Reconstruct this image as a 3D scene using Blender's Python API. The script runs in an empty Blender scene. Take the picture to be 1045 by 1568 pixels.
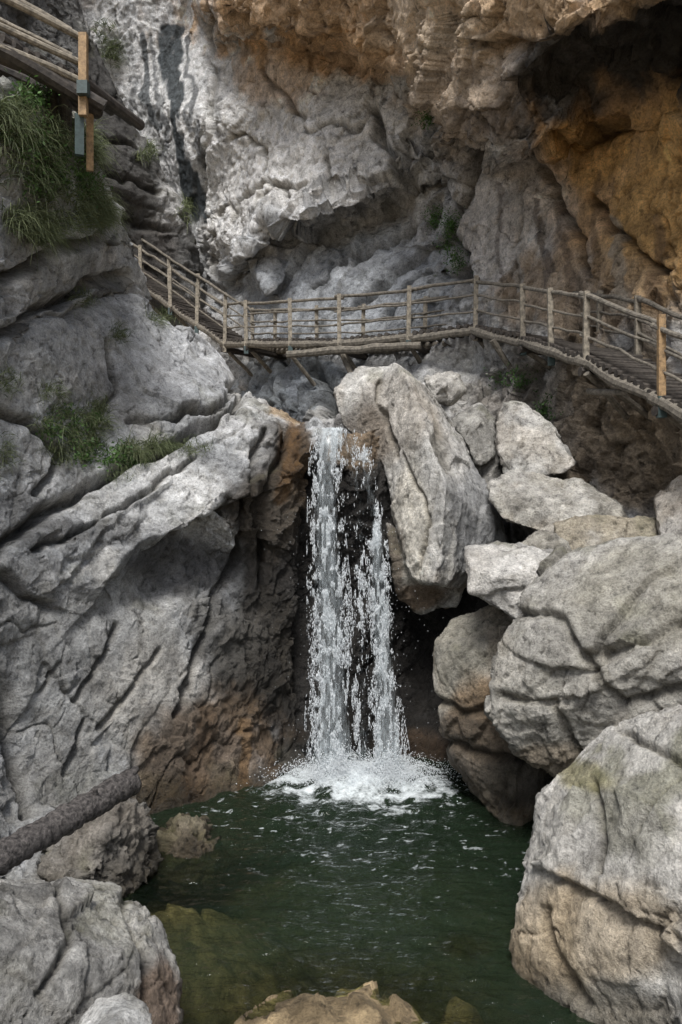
import bpy, bmesh, math, numpy as np
from mathutils import Vector, Matrix
from mathutils.geometry import delaunay_2d_cdt
from mathutils.bvhtree import BVHTree
rng = np.random.default_rng(11)
F = 1230.0; CU = 522.5; CV = 784.0; HC = 4.0
# image pixel coordinates + estimated depth -> world metres
def S(u, v, d): return ((u-CU)/F*d, d, HC-(v-CV)/F*d)
def image_coords(P):  # world points back to image pixel coordinates
    return CU+F*P[:,0]/np.maximum(P[:,1],.5), CV-F*(P[:,2]-HC)/np.maximum(P[:,1],.5)
scene = bpy.context.scene
COL = scene.collection

# ---------------------------------------------------------------- noise
T = rng.random((64,64,64)).astype(np.float32)
J = rng.random((64,64,64,6)).astype(np.float32)
def vn(p):
    i = np.floor(p).astype(np.int64); f = (p-i).astype(np.float32)
    f = f*f*f*(f*(f*6-15)+10); i &= 63; j = (i+1) & 63
    x0,y0,z0 = i.T; x1,y1,z1 = j.T; fx,fy,fz = f.T
    a = T[x0,y0,z0]*(1-fx)+T[x1,y0,z0]*fx
    b = T[x0,y1,z0]*(1-fx)+T[x1,y1,z0]*fx
    c = T[x0,y0,z1]*(1-fx)+T[x1,y0,z1]*fx
    d = T[x0,y1,z1]*(1-fx)+T[x1,y1,z1]*fx
    return (a*(1-fy)+b*fy)*(1-fz)+(c*(1-fy)+d*fy)*fz
R3 = np.array(Matrix.Rotation(0.9,3,Vector((.4,.7,.6)).normalized()))
def fbm(p, o=4, g=.5):
    s=0; a=1; t=0
    for k in range(o):
        s = s+a*vn(p+k*17.3); t+=a; a*=g; p = (p@R3)*2.03
    return s/t
def ridged(p,o=4,g=.5):
    s=0; a=1; t=0
    for k in range(o):
        s = s+a*(1-np.abs(2*vn(p+k*9.1)-1)); t+=a; a*=g; p=(p@R3)*2.07
    return s/t
def voro(p):
    n=len(p); F1=np.full(n,9e9,np.float32); F2=F1.copy(); off=np.zeros((n,3),np.float32); hs=np.zeros((n,3),np.float32)
    ip=np.floor(p).astype(np.int64)
    for dx in (-1,0,1):
        for dy in (-1,0,1):
            for dz in (-1,0,1):
                c=ip+np.array([dx,dy,dz]); m=c&63
                j=J[m[:,0],m[:,1],m[:,2]]
                o=(p-(c+j[:,:3])).astype(np.float32)
                d=(o*o).sum(1)
                cl=d<F1
                F2=np.where(cl,F1,np.minimum(F2,d)); F1=np.where(cl,d,F1)
                off[cl]=o[cl]; hs[cl]=j[cl][:,3:]
    return np.sqrt(F1),np.sqrt(F2),off,hs
def sstep(a,b,x):
    t=np.clip((x-a)/(b-a),0,1); return t*t*(3-2*t)
def seg_sd(U,V,pl):
    best=np.full(len(U),1e9); sd=np.full(len(U),1e9)
    for (x0,y0),(x1,y1) in zip(pl[:-1],pl[1:]):
        dx,dy=x1-x0,y1-y0; L=dx*dx+dy*dy
        t=np.clip(((U-x0)*dx+(V-y0)*dy)/L,0,1)
        ex=U-x0-t*dx; ey=V-y0-t*dy; d=np.hypot(ex,ey)
        sg=np.sign(dx*(V-y0)-dy*(U-x0)); m=d<best
        best=np.where(m,d,best); sd=np.where(m,d*sg,sd)
    return sd

# ---------------------------------------------------------------- materials
def nt(name):
    m=bpy.data.materials.new(name); m.use_nodes=True; t=m.node_tree; t.nodes.clear()
    return m,t,t.nodes.new
def lk(t,a,b): t.links.new(a,b)
def rock_material(name, fine=1.0):
    m,t,N=nt(name)
    out=N('ShaderNodeOutputMaterial'); b=N('ShaderNodeBsdfPrincipled'); lk(t,b.outputs[0],out.inputs[0])
    at=N('ShaderNodeAttribute'); at.attribute_name='rock_col'
    aw=N('ShaderNodeAttribute'); aw.attribute_name='wet'
    tc=N('ShaderNodeTexCoord')
    n1=N('ShaderNodeTexNoise'); n1.inputs['Scale'].default_value=7*fine; n1.inputs['Detail'].default_value=8; n1.inputs['Roughness'].default_value=.74
    n2=N('ShaderNodeTexNoise'); n2.inputs['Scale'].default_value=38*fine; n2.inputs['Detail'].default_value=4; n2.inputs['Roughness'].default_value=.7
    for n in (n1,n2): lk(t,tc.outputs['Object'],n.inputs['Vector'])
    r1=N('ShaderNodeValToRGB'); e=r1.color_ramp.elements
    e[0].position=.35; e[0].color=(.36,.36,.36,1); e[1].position=.66; e[1].color=(1.3,1.3,1.3,1)
    k=e.new(.43); k.color=(.82,.82,.82,1); k=e.new(.55); k.color=(1.05,1.05,1.05,1)
    lk(t,n1.outputs[0],r1.inputs[0])
    r2=N('ShaderNodeMapRange'); r2.inputs[1].default_value=.35; r2.inputs[2].default_value=.56; r2.inputs[3].default_value=.7; r2.inputs[4].default_value=1.15
    lk(t,n2.outputs[0],r2.inputs[0])
    mm=N('ShaderNodeMath'); mm.operation='MULTIPLY'; lk(t,r1.outputs[0],mm.inputs[0]); lk(t,r2.outputs[0],mm.inputs[1])
    mx=N('ShaderNodeVectorMath'); mx.operation='SCALE'; lk(t,at.outputs['Color'],mx.inputs[0]); lk(t,mm.outputs[0],mx.inputs['Scale'])
    lk(t,mx.outputs[0],b.inputs['Base Color'])
    rr=N('ShaderNodeMapRange'); rr.inputs[3].default_value=.88; rr.inputs[4].default_value=.28; lk(t,aw.outputs['Fac'],rr.inputs[0])
    lk(t,rr.outputs[0],b.inputs['Roughness']); b.inputs['Specular IOR Level'].default_value=.4
    ad=N('ShaderNodeMath'); ad.operation='MULTIPLY_ADD'; ad.inputs[1].default_value=.3; lk(t,n2.outputs[0],ad.inputs[0]); lk(t,n1.outputs[0],ad.inputs[2])
    bp=N('ShaderNodeBump'); bp.inputs['Strength'].default_value=.85; bp.inputs['Distance'].default_value=.12/fine
    lk(t,ad.outputs[0],bp.inputs['Height']); lk(t,bp.outputs[0],b.inputs['Normal'])
    return m
M_ROCK=rock_material('limestone'); M_FAR=rock_material('limestone_cliff',.6)

def simple(name,col,rough=.8,nscale=20,var=.4,bump=.3,stretch=None,dist=.02,attr=None):
    m,t,N=nt(name)
    out=N('ShaderNodeOutputMaterial'); b=N('ShaderNodeBsdfPrincipled'); lk(t,b.outputs[0],out.inputs[0])
    tc=N('ShaderNodeTexCoord'); mp=N('ShaderNodeMapping'); lk(t,tc.outputs['Object'],mp.inputs[0])
    if stretch: mp.inputs['Scale'].default_value=stretch
    n=N('ShaderNodeTexNoise'); n.inputs['Scale'].default_value=nscale; n.inputs['Detail'].default_value=8; n.inputs['Roughness'].default_value=.65
    lk(t,mp.outputs[0],n.inputs['Vector'])
    r=N('ShaderNodeValToRGB'); r.color_ramp.elements[0].position=.36; r.color_ramp.elements[1].position=.64
    r.color_ramp.elements[0].color=(*[c*(1-var) for c in col],1); r.color_ramp.elements[1].color=(*[min(1,c*(1+var)) for c in col],1)
    lk(t,n.outputs[0],r.inputs[0]); lk(t,r.outputs[0],b.inputs['Base Color'])
    b.inputs['Roughness'].default_value=rough
    bp=N('ShaderNodeBump'); bp.inputs['Strength'].default_value=bump; bp.inputs['Distance'].default_value=dist
    lk(t,n.outputs[0],bp.inputs['Height']); lk(t,bp.outputs[0],b.inputs['Normal'])
    return m
M_WOOD=simple('weathered_wood',(.22,.195,.155),.8,14,.5,.5)
M_WOOD_R=simple('weathered_rail',(.135,.12,.097),.8,14,.5,.5)
M_WOOD_D=simple('dark_wet_timber',(.045,.038,.032),.7,14,.5,.5)
M_WOOD_F=simple('fresh_timber',(.28,.185,.095),.7,18,.4,.3)
M_STEEL=simple('painted_steel_bracket',(.04,.065,.065),.5,20,.3,.1)
M_BARK=simple('wet_bark',(.075,.068,.064),.7,26,1.0,1,dist=.05)
M_BARK.node_tree.nodes['Color Ramp'].color_ramp.elements[0].color=(.012,.01,.01,1)
def foliage(name,c1,c2):
    m,t,N=nt(name)
    out=N('ShaderNodeOutputMaterial'); b=N('ShaderNodeBsdfPrincipled')
    at=N('ShaderNodeAttribute'); at.attribute_name='tone'
    r=N('ShaderNodeValToRGB'); r.color_ramp.elements[0].color=(*c1,1); r.color_ramp.elements[1].color=(*c2,1)
    lk(t,at.outputs['Fac'],r.inputs[0]); lk(t,r.outputs[0],b.inputs['Base Color']); b.inputs['Roughness'].default_value=.6
    tr=N('ShaderNodeBsdfTranslucent'); lk(t,r.outputs[0],tr.inputs[0])
    mx=N('ShaderNodeMixShader'); mx.inputs[0].default_value=.3; lk(t,b.outputs[0],mx.inputs[1]); lk(t,tr.outputs[0],mx.inputs[2]); lk(t,mx.outputs[0],out.inputs[0])
    return m
M_GRASS=foliage('grass_blades',(.04,.065,.025),(.32,.36,.19))
M_LEAF=foliage('shrub_leaves',(.02,.05,.013),(.12,.24,.06))

# ---------------------------------------------------------------- rock builder
def saw(x): return x-np.floor(x)
def finish_rock(name,co,mesh,mat,nrm,p):
    """displace + colour; p: dict of options"""
    seed=p.get('seed',0); P=co+seed*3.7
    U,V=image_coords(co)
    wz=np.stack([fbm(P*.8+k*31,3)-.5 for k in range(3)],1)
    Ub=U+ (vn(P*1.1+5)-.5)*p.get('wob',20)+(vn(P*4+8)-.5)*10
    Vb=V+ (vn(P*1.1+15)-.5)*p.get('wob',20)+(vn(P*4+18)-.5)*10
    ax=p.get('axis',(.5,.1,.85)); ax=np.array(Vector(ax).normalized()); st=p.get('stretch',.45)
    Q=P+wz*.3
    Q=Q-np.outer(Q@ax,ax)*(1-st)          # cells elongated along the joint direction
    s1=p.get('s1',1.0); s2=p.get('s2',.33)
    f1,f2,off,h=voro(Q/s1)
    g1,g2,off2,h2=voro((Q+wz*.1)/s2)
    _,_,off3,h3=voro(P/(s2*.42)+7.7)
    A=p.get('amp',1.0)
    m2=sstep(.42,.6,fbm(P*.5+40,3))     # rough / smooth patches
    m3=sstep(.4,.6,fbm(P*.7+140,3))
    calm=np.ones(len(co))
    for (u,v,ru,rv,k) in p.get('calm',[]):
        calm=np.minimum(calm,1-(1-k)*np.exp(-(((U-u)/ru)**2+((V-v)/rv)**2)**2))
    d=A*s1*((h-.5)*off).sum(1)*.38 + A*s1*.07*(h[:,0]-.5)
    d+=A*s2*(((h2-.5)*off2).sum(1)*.75+.13*(h2[:,1]-.5))*(.3+m2)
    d+=A*s2*.42*(((h3-.5)*off3).sum(1)*.7+.10*(h3[:,1]-.5))*(.4+.8*m3)
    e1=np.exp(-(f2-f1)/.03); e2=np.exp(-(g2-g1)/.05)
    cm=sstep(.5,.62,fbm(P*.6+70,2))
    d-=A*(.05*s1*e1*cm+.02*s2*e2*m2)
    # bedding / joint ledges : saw-tooth steps
    na=np.cross(ax,np.array([0,1.,0])); na/=np.linalg.norm(na); nb=ax*.9+na*.35+np.array([0,.3,0]); nb/=np.linalg.norm(nb)
    w1=fbm(P*.3+300,3)*1.5; w2=fbm(P*.4+330,3)*1.5; w3=fbm(P*1.5+360,2)*.35
    sa=saw((P@na)/(s1*.9)+w1); sb=saw((P@nb)/(s1*1.4)+w2)
    sc=saw((P@na)/(s1*.2)+w1*2.3+w3); se=saw((P@nb)/(s1*.27)+w2*2.5+w3)
    d+=A*s1*(.11*(sa-.5)*m3+.10*(sb-.5)*(1-m3*.6)+.03*(sc-.5)*m2+.028*(se-.5)*(1-m2*.5))
    d*=calm
    # hairline fractures
    QL=Q*np.array([1,1,1.]); fl1=vn(QL*(1.1/s1)+500)*.75+.25*vn(QL*(3.6/s1)+520); fl2=vn((P@R3)*(2.0/s1)+540)*.7+.3*vn((P@R3)*(6.5/s1)+560)
    k1=np.exp(-np.abs(fl1-.5)/.0045)*sstep(.4,.5,fbm(P*.6+580,2)); k2=np.exp(-np.abs(fl2-.5)/.005)*sstep(.47,.56,fbm(P*.8+600,2))
    kk=np.clip(k1+.7*k2,0,1); d-=.05*s1*kk
    fb=fbm(P*1.1,4)-.5; d+=A*.25*fb*(.4+.6*calm)
    pit=sstep(.58,.68,fbm(P*8+90,4,.6))
    d+=A*.11*(fbm(P*5,5,.6)-.5)-A*.02*pit
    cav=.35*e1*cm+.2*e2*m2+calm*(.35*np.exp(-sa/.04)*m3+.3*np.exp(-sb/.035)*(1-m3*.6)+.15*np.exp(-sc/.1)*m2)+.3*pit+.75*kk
    for (pl,w,dep,kind) in p.get('cuts',[]):
        sd=seg_sd(Ub,Vb,pl)
        if kind=='crack':
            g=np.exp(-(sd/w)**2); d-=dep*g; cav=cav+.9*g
        else:   # ledge: right-hand side (below) is undercut
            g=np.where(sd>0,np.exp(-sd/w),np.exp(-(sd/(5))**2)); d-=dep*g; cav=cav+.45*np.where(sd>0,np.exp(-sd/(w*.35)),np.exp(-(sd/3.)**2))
    out=co+nrm*d[:,None]
    # ---- colour
    base=np.array(p.get('base',(.36,.355,.345)))*1.36
    n0=fbm(P*.5+3,4); n1=fbm(P*2.2+9,4); n4=fbm(P*6+19,4,.65)
    C=base[None,:]*(1+1.1*(n0-.5)+.8*(n1-.5)+.9*(n4-.5)+.18*(h[:,2]-.5)+.18*(h2[:,2]-.5)+.16*(h3[:,2]-.5))[:,None]
    PS=P*np.array([2.4,2.4,.28]); ns=fbm(PS+4,4)
    sm=sstep(.52,.66,ns)*p.get('streak',.35)
    C=C*(1-sm*.55)[:,None]
    wm=sstep(.53,.66,fbm(P*1.3+77,5))*p.get('pale',.4)      # pale fresh limestone
    C=C*(1-wm)[:,None]+np.array([.68,.665,.63])*(wm*(.6+.8*n4))[:,None]
    om=sstep(.56,.7,fbm(P*.9+130,4))*p.get('ochre',.25)
    C=C*(1-om)[:,None]+np.array([.42,.33,.22])*om[:,None]
    wet=np.zeros(len(co))
    nz=(fbm(P*1.6+55,5)-.5)*1.5; nst=(ns-.5)*1.3
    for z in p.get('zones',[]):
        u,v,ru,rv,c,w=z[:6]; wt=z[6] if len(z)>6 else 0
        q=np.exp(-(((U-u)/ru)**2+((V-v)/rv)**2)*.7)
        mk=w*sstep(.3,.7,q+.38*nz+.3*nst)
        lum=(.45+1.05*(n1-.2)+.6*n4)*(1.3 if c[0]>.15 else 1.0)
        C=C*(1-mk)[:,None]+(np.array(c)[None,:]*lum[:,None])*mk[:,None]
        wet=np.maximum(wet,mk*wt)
    for (pl,w,c,s) in p.get('stains',[]):
        sd=np.abs(seg_sd(Ub,Vb,pl)); mk=s*sstep(.25,.7,np.exp(-(sd/w)**2)+(ns-.5)*.8)
        C=C*(1-mk)[:,None]+np.array(c)*mk[:,None]
    # dark damp band just above water line
    wl=sstep(.5,.0,out[:,2]+(n1-.5)*.6)
    C=C*(1-.65*wl)[:,None]*np.array([1,.93,.8])**wl[:,None]; wet=np.maximum(wet,wl*.9)
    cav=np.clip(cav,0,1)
    C=C*(1-.6*cav)[:,None]*np.array([1,.97,.9])**cav[:,None]  # creases and undercuts: occlusion-like shade plus dirt, put into the colour
    mo=sstep(.6,.75,fbm(P*1.7+210,4))*p.get('moss',.3)*sstep(.1,.6,nrm[:,2])
    C=C*(1-mo)[:,None]+np.array([.13,.13,.055])*mo[:,None]
    C=np.clip(C,.01,.82)
    mesh.vertices.foreach_set('co',out.astype(np.float32).ravel())
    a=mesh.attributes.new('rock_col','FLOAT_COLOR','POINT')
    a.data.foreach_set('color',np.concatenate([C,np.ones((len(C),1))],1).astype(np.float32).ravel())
    a=mesh.attributes.new('wet','FLOAT','POINT'); a.data.foreach_set('value',wet.astype(np.float32))
    mesh.polygons.foreach_set('use_smooth',np.ones(len(mesh.polygons),bool))
    mesh.materials.clear(); mesh.materials.append(mat); mesh.update()
    ob=bpy.data.objects.new(name,mesh); COL.objects.link(ob)
    return ob
def evaluated(bm,mods):
    me=bpy.data.meshes.new('tmp'); bm.to_mesh(me); ob=bpy.data.objects.new('tmp',me); COL.objects.link(ob)
    for ty,kw in mods:
        md=ob.modifiers.new(ty,ty)
        for k,v in kw.items(): setattr(md,k,v)
    dg=bpy.context.evaluated_depsgraph_get(); dg.update()
    m2=bpy.data.meshes.new_from_object(ob.evaluated_get(dg))
    bpy.data.objects.remove(ob); bpy.data.meshes.remove(me)
    n=len(m2.vertices); co=np.empty(n*3,np.float32); m2.vertices.foreach_get('co',co)
    nr=np.empty(n*3,np.float32); m2.vertices.foreach_get('normal',nr)
    return m2,co.reshape(-1,3).astype(np.float64),nr.reshape(-1,3).astype(np.float64)
def inside(x,y,poly):
    c=False; n=len(poly)
    for i in range(n):
        x0,y0=poly[i]; x1,y1=poly[(i+1)%n]
        if (y0>y)!=(y1>y) and x<(x1-x0)*(y-y0)/(y1-y0)+x0: c=not c
    return c
STATS=[]
def sheet(name,outline,inner,skirt=0,res=.06,levels=(1,3),smooth=3,mat=None,**p):
    pts=outline+inner; n=len(outline)
    vs=[Vector((a[0],-a[1])) for a in pts]
    r=delaunay_2d_cdt(vs,[(i,(i+1)%n) for i in range(n)],[],0,1e-4)
    bm=bmesh.new(); src=r[3]; bv=[]
    for k,c in enumerate(r[0]): bv.append(bm.verts.new(S(*pts[src[k][0]])))
    poly=[(a[0],a[1]) for a in outline]
    for f in r[2]:
        cx=sum(r[0][i].x for i in f)/3; cy=-sum(r[0][i].y for i in f)/3
        if inside(cx,cy,poly): bm.faces.new([bv[i] for i in f])
    for v in [v for v in bm.verts if not v.link_faces]: bm.verts.remove(v)
    bm.normal_update()
    if skirt:
        be=[e for e in bm.edges if e.is_boundary]
        r2=bmesh.ops.extrude_edge_only(bm,edges=be)
        for v in r2['geom']:
            if isinstance(v,bmesh.types.BMVert): v.co=Vector((v.co.x*1.0,v.co.y+skirt,v.co.z-.35*skirt))
    bmesh.ops.triangulate(bm,faces=bm.faces[:])
    # even out triangle size: edges no longer than res * distance
    for it in range(9):
        le=[]
        for e in bm.edges:
            c=(e.verts[0].co+e.verts[1].co)/2; y=max(c.y,3.)
            k=1.0 if (abs(c.x/y)<.46 and abs((c.z-HC)/y)<.67) else 3.5
            if e.calc_length()>res*y*k: le.append(e)
        if not le: break
        bmesh.ops.subdivide_edges(bm,edges=le,cuts=1,use_grid_fill=False)
        bmesh.ops.triangulate(bm,faces=[f for f in bm.faces if len(f.verts)>3])
        if it>=2: bmesh.ops.beautify_fill(bm,faces=bm.faces[:],edges=[e for e in bm.edges if len(e.link_faces)==2 and e.calc_face_angle(0)<.25],method='ANGLE')
    bmesh.ops.recalc_face_normals(bm,faces=bm.faces[:])
    s=sum(f.normal.dot(Vector((0,0,HC))-f.calc_center_median())*f.calc_area() for f in bm.faces)
    if s<0: bmesh.ops.reverse_faces(bm,faces=bm.faces[:])
    mods=[('SUBSURF',dict(subdivision_type='SIMPLE',levels=levels[0])),('SMOOTH',dict(factor=.5,iterations=smooth)),
          ('SUBSURF',dict(subdivision_type='SIMPLE',levels=levels[1])),('SMOOTH',dict(factor=.5,iterations=6))]
    m2,co,nr=evaluated(bm,mods); bm.free(); STATS.append((name,len(co)))
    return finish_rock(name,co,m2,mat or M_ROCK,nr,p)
def boulder(name,groups,thick=1.2,vox=.03,smooth=2,mat=None,**p):
    """groups: list of point lists (u,v,d); each gives one convex block, blocks are fused"""
    bm=bmesh.new()
    for pts in groups:
        cu=sum(a[0] for a in pts)/len(pts); cv=sum(a[1] for a in pts)/len(pts); cd=sum(a[2] for a in pts)/len(pts)
        W=[Vector(S(*a)) for a in pts]; B=[]
        for (u,v,d) in pts:
            for k,q in ((.4,.98),(1.,.85)):
                B.append(Vector(S(cu+(u-cu)*q,cv+(v-cv)*q,max(d,cd)+thick*k)))
        vs=[bm.verts.new(v) for v in W+B]
        r=bmesh.ops.convex_hull(bm,input=vs)
        kill=[g for g in r['geom_interior']+r['geom_unused'] if isinstance(g,bmesh.types.BMVert)]
        bmesh.ops.delete(bm,geom=list(set(kill)),context='VERTS')
    bmesh.ops.recalc_face_normals(bm,faces=bm.faces[:])
    mods=[('REMESH',dict(mode='VOXEL',voxel_size=vox)),('SMOOTH',dict(factor=.5,iterations=smooth))]
    m2,co,nr=evaluated(bm,mods); bm.free(); STATS.append((name,len(co)))
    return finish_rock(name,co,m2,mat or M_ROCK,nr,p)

# ---------------------------------------------------------------- BACK CLIFF
OR=(.44,.28,.145); ORB=(.50,.30,.11); DK=(.04,.037,.035); BR=(.17,.13,.085); WH=(.60,.595,.585); SL=(.25,.27,.295)
cl_out=[(-500,-400,20),(0,-400,26),(300,-400,24),(600,-400,15),(900,-400,12),(1400,-400,8.5),
 (1600,200,8.5),(1600,700,8),(1500,1200,7.5),(1000,1250,12),(600,1250,14.5),(300,1000,22),(-100,900,24),(-600,900,20)]
cl_in=[(-250,0,26),(0,0,29),(160,0,29),(240,-100,28),(290,0,27.6),(330,70,26.5),(200,150,29.5),(250,260,29),(305,330,28.2),(330,425,27.2),(230,420,31),(0,400,32),(-250,400,27),
 (345,10,21.5),(430,45,20),(520,60,19),(600,88,17.6),(655,150,16.5),(700,205,15.9),(742,236,15.2),(800,236,14.8),(850,205,14.2),
 (345,60,24.6),(430,75,22.8),(520,92,22),(595,118,21),(650,180,20),(700,240,19),(745,262,18.2),(800,262,17.4),
 (400,-100,19.5),(600,-100,16),(650,40,16.2),(720,110,15),(790,130,14.0),(760,20,14),(850,50,12.7),(820,-100,12.8),(940,10,11.9),(1045,-60,10.8),
 (900,105,14.3),(980,85,13.6),(1045,70,12.8),(905,198,15.5),(960,168,14.5),(1045,150,13.4),(1100,100,12),(1250,0,10),
 (400,200,23.6),(470,130,22.4),(560,190,21),(480,250,21.4),(400,330,22.6),(370,398,22.8),(450,340,21.1),(520,318,20.5),(600,285,20.2),(655,265,19.8),
 (362,440,25.2),(458,375,23.6),(542,350,22.6),(612,316,21.6),(640,230,20.1),
 (690,325,19.6),(600,370,20.8),(690,400,19.3),(620,445,19.9),(520,440,21.3),(430,460,23.0),(400,520,23),(480,530,20.8),(600,540,19.8),(700,540,18.6),(640,480,20.2),
 (430,620,20),(520,640,17.5),(640,620,17.2),(330,600,24),
 (705,360,18.8),(720,450,18.2),(790,300,17.2),(830,360,16.8),(780,450,17.4),(870,225,15.9),(850,300,16.4),(930,300,15.3),(1045,250,13.7),(900,400,15.6),(1045,400,13.1),(980,480,14.1),(1200,300,11.5),(1250,550,10),
 (830,540,16.2),(900,600,14.8),(1000,620,13.1),(1045,700,12.3),(1150,700,11),(780,600,17),(760,700,16.6),(880,720,14.8),(960,760,13.6),(700,800,16),(850,850,14.2),(1045,850,12.6),(640,1000,15),(900,1000,13)]
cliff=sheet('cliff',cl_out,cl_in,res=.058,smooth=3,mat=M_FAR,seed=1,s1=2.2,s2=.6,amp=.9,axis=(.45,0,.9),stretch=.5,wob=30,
 base=(.37,.372,.375),ochre=.2,pale=.4,streak=.45,moss=.15,
 calm=[(255,190,85,230,.22),(790,370,90,110,.3),(960,330,110,130,.5),(560,460,150,90,.5),(420,200,100,120,.55),(480,130,100,80,.55)],
 zones=[(430,190,200,210,WH,.9),(420,330,110,70,WH,.8),(560,330,150,60,(.42,.42,.42),.6),(250,150,95,240,(.60,.61,.62),.92),(540,440,190,110,SL,.8),
  (620,10,330,80,OR,.85),(480,20,150,50,(.40,.29,.19),.7),(560,80,160,40,OR,.75),(720,130,90,110,(.42,.32,.22),.75),(430,110,60,60,OR,.55),(660,20,90,70,(.52,.45,.36),.6),(820,20,80,50,(.46,.34,.22),.7),
  (930,115,170,72,(.045,.04,.034),.94),(1045,80,120,85,(.045,.04,.034),.94),(820,190,110,45,(.09,.068,.05),.8),(1000,0,80,25,(.4,.28,.16),.7),  # near-black zones paint the shade under the overhang into the rock colour
  (960,290,170,130,OR,.92),(1040,330,110,160,ORB,.9),(900,230,60,50,ORB,.8),(770,350,80,120,(.46,.43,.40),.88),(900,450,140,70,(.34,.25,.16),.75),
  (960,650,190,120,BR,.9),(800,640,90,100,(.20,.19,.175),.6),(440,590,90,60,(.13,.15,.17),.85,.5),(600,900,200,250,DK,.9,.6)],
 cuts=[([(330,440),(372,405),(450,348),(520,326),(600,292),(620,240)],34,.7,'ledge'),
  ([(575,170),(600,230),(625,285),(690,320)],6,.5,'crack'),([(742,240),(715,300),(690,350),(700,430)],8,.7,'crack'),
  ([(350,210),(400,225),(430,300)],4,.25,'crack'),([(400,100),(470,190),(560,200)],4,.25,'crack'),([(345,330),(400,290),(470,280)],4,.2,'crack'),([(500,230),(520,300)],4,.2,'crack'),
  ([(480,440),(560,375),(650,330)],6,.35,'crack'),([(540,455),(620,400),(690,365)],16,.35,'ledge'),([(590,470),(650,430),(700,410)],14,.3,'ledge'),
  ([(820,250),(880,330),(900,430)],5,.3,'crack'),([(900,300),(960,380),(1045,420)],5,.3,'crack'),
  ([(340,20),(430,58),(520,76),(600,104),(655,165),(700,222),(742,250)],14,.3,'ledge'),([(760,60),(850,80),(960,50),(1045,50)],22,.5,'ledge'),([(860,210),(900,200),(950,180)],10,.4,'crack'),
  ([(470,545),(520,620)],12,.5,'crack'),([(430,540),(400,640)],7,.4,'crack'),([(318,0),(322,120),(312,260),(325,420)],5,.25,'crack')],
 stains=[([(262,50),(270,180),(292,260),(310,330)],11,(.07,.085,.095),.97),([(215,60),(222,150),(235,190)],8,(.11,.125,.135),.9),([(285,50),(292,180),(330,330)],5,(.12,.13,.14),.8),([(240,60),(250,250)],5,(.15,.16,.17),.75),([(330,100),(345,260)],5,(.2,.2,.2),.5),([(200,120),(215,240)],5,(.16,.17,.18),.6),
  ([(820,300),(835,440)],6,(.14,.11,.09),.7),([(765,280),(770,420)],7,(.2,.17,.15),.6),([(940,340),(950,480)],8,(.42,.37,.3),.7),([(1000,330),(1010,480)],8,(.16,.1,.06),.6),([(880,430),(890,560)],9,(.12,.09,.06),.7),([(800,300),(800,430)],5,(.5,.48,.45),.6),([(745,320),(748,440)],5,(.5,.48,.45),.5),([(905,250),(915,420)],6,(.2,.13,.07),.6),([(860,300),(868,470)],5,(.15,.11,.08),.6),
  ([(440,380),(445,600)],7,(.14,.15,.17),.6),([(500,400),(495,560)],6,(.15,.16,.17),.6)])

# dark side buttress behind the left rock
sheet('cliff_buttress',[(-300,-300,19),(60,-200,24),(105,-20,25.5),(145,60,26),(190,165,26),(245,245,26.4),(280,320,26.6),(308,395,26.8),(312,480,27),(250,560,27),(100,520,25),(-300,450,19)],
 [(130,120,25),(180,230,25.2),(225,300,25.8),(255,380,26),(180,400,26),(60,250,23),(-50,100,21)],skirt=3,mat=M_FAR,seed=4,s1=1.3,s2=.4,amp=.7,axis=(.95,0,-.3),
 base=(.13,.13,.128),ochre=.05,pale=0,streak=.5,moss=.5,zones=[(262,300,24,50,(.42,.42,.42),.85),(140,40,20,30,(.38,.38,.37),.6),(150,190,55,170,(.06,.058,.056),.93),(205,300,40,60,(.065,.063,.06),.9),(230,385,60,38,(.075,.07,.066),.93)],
 cuts=[([(130,130),(200,150)],5,.25,'crack'),([(140,200),(215,225)],5,.25,'crack'),([(150,260),(235,290)],5,.25,'crack'),([(160,330),(270,350)],6,.25,'crack')])

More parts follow.
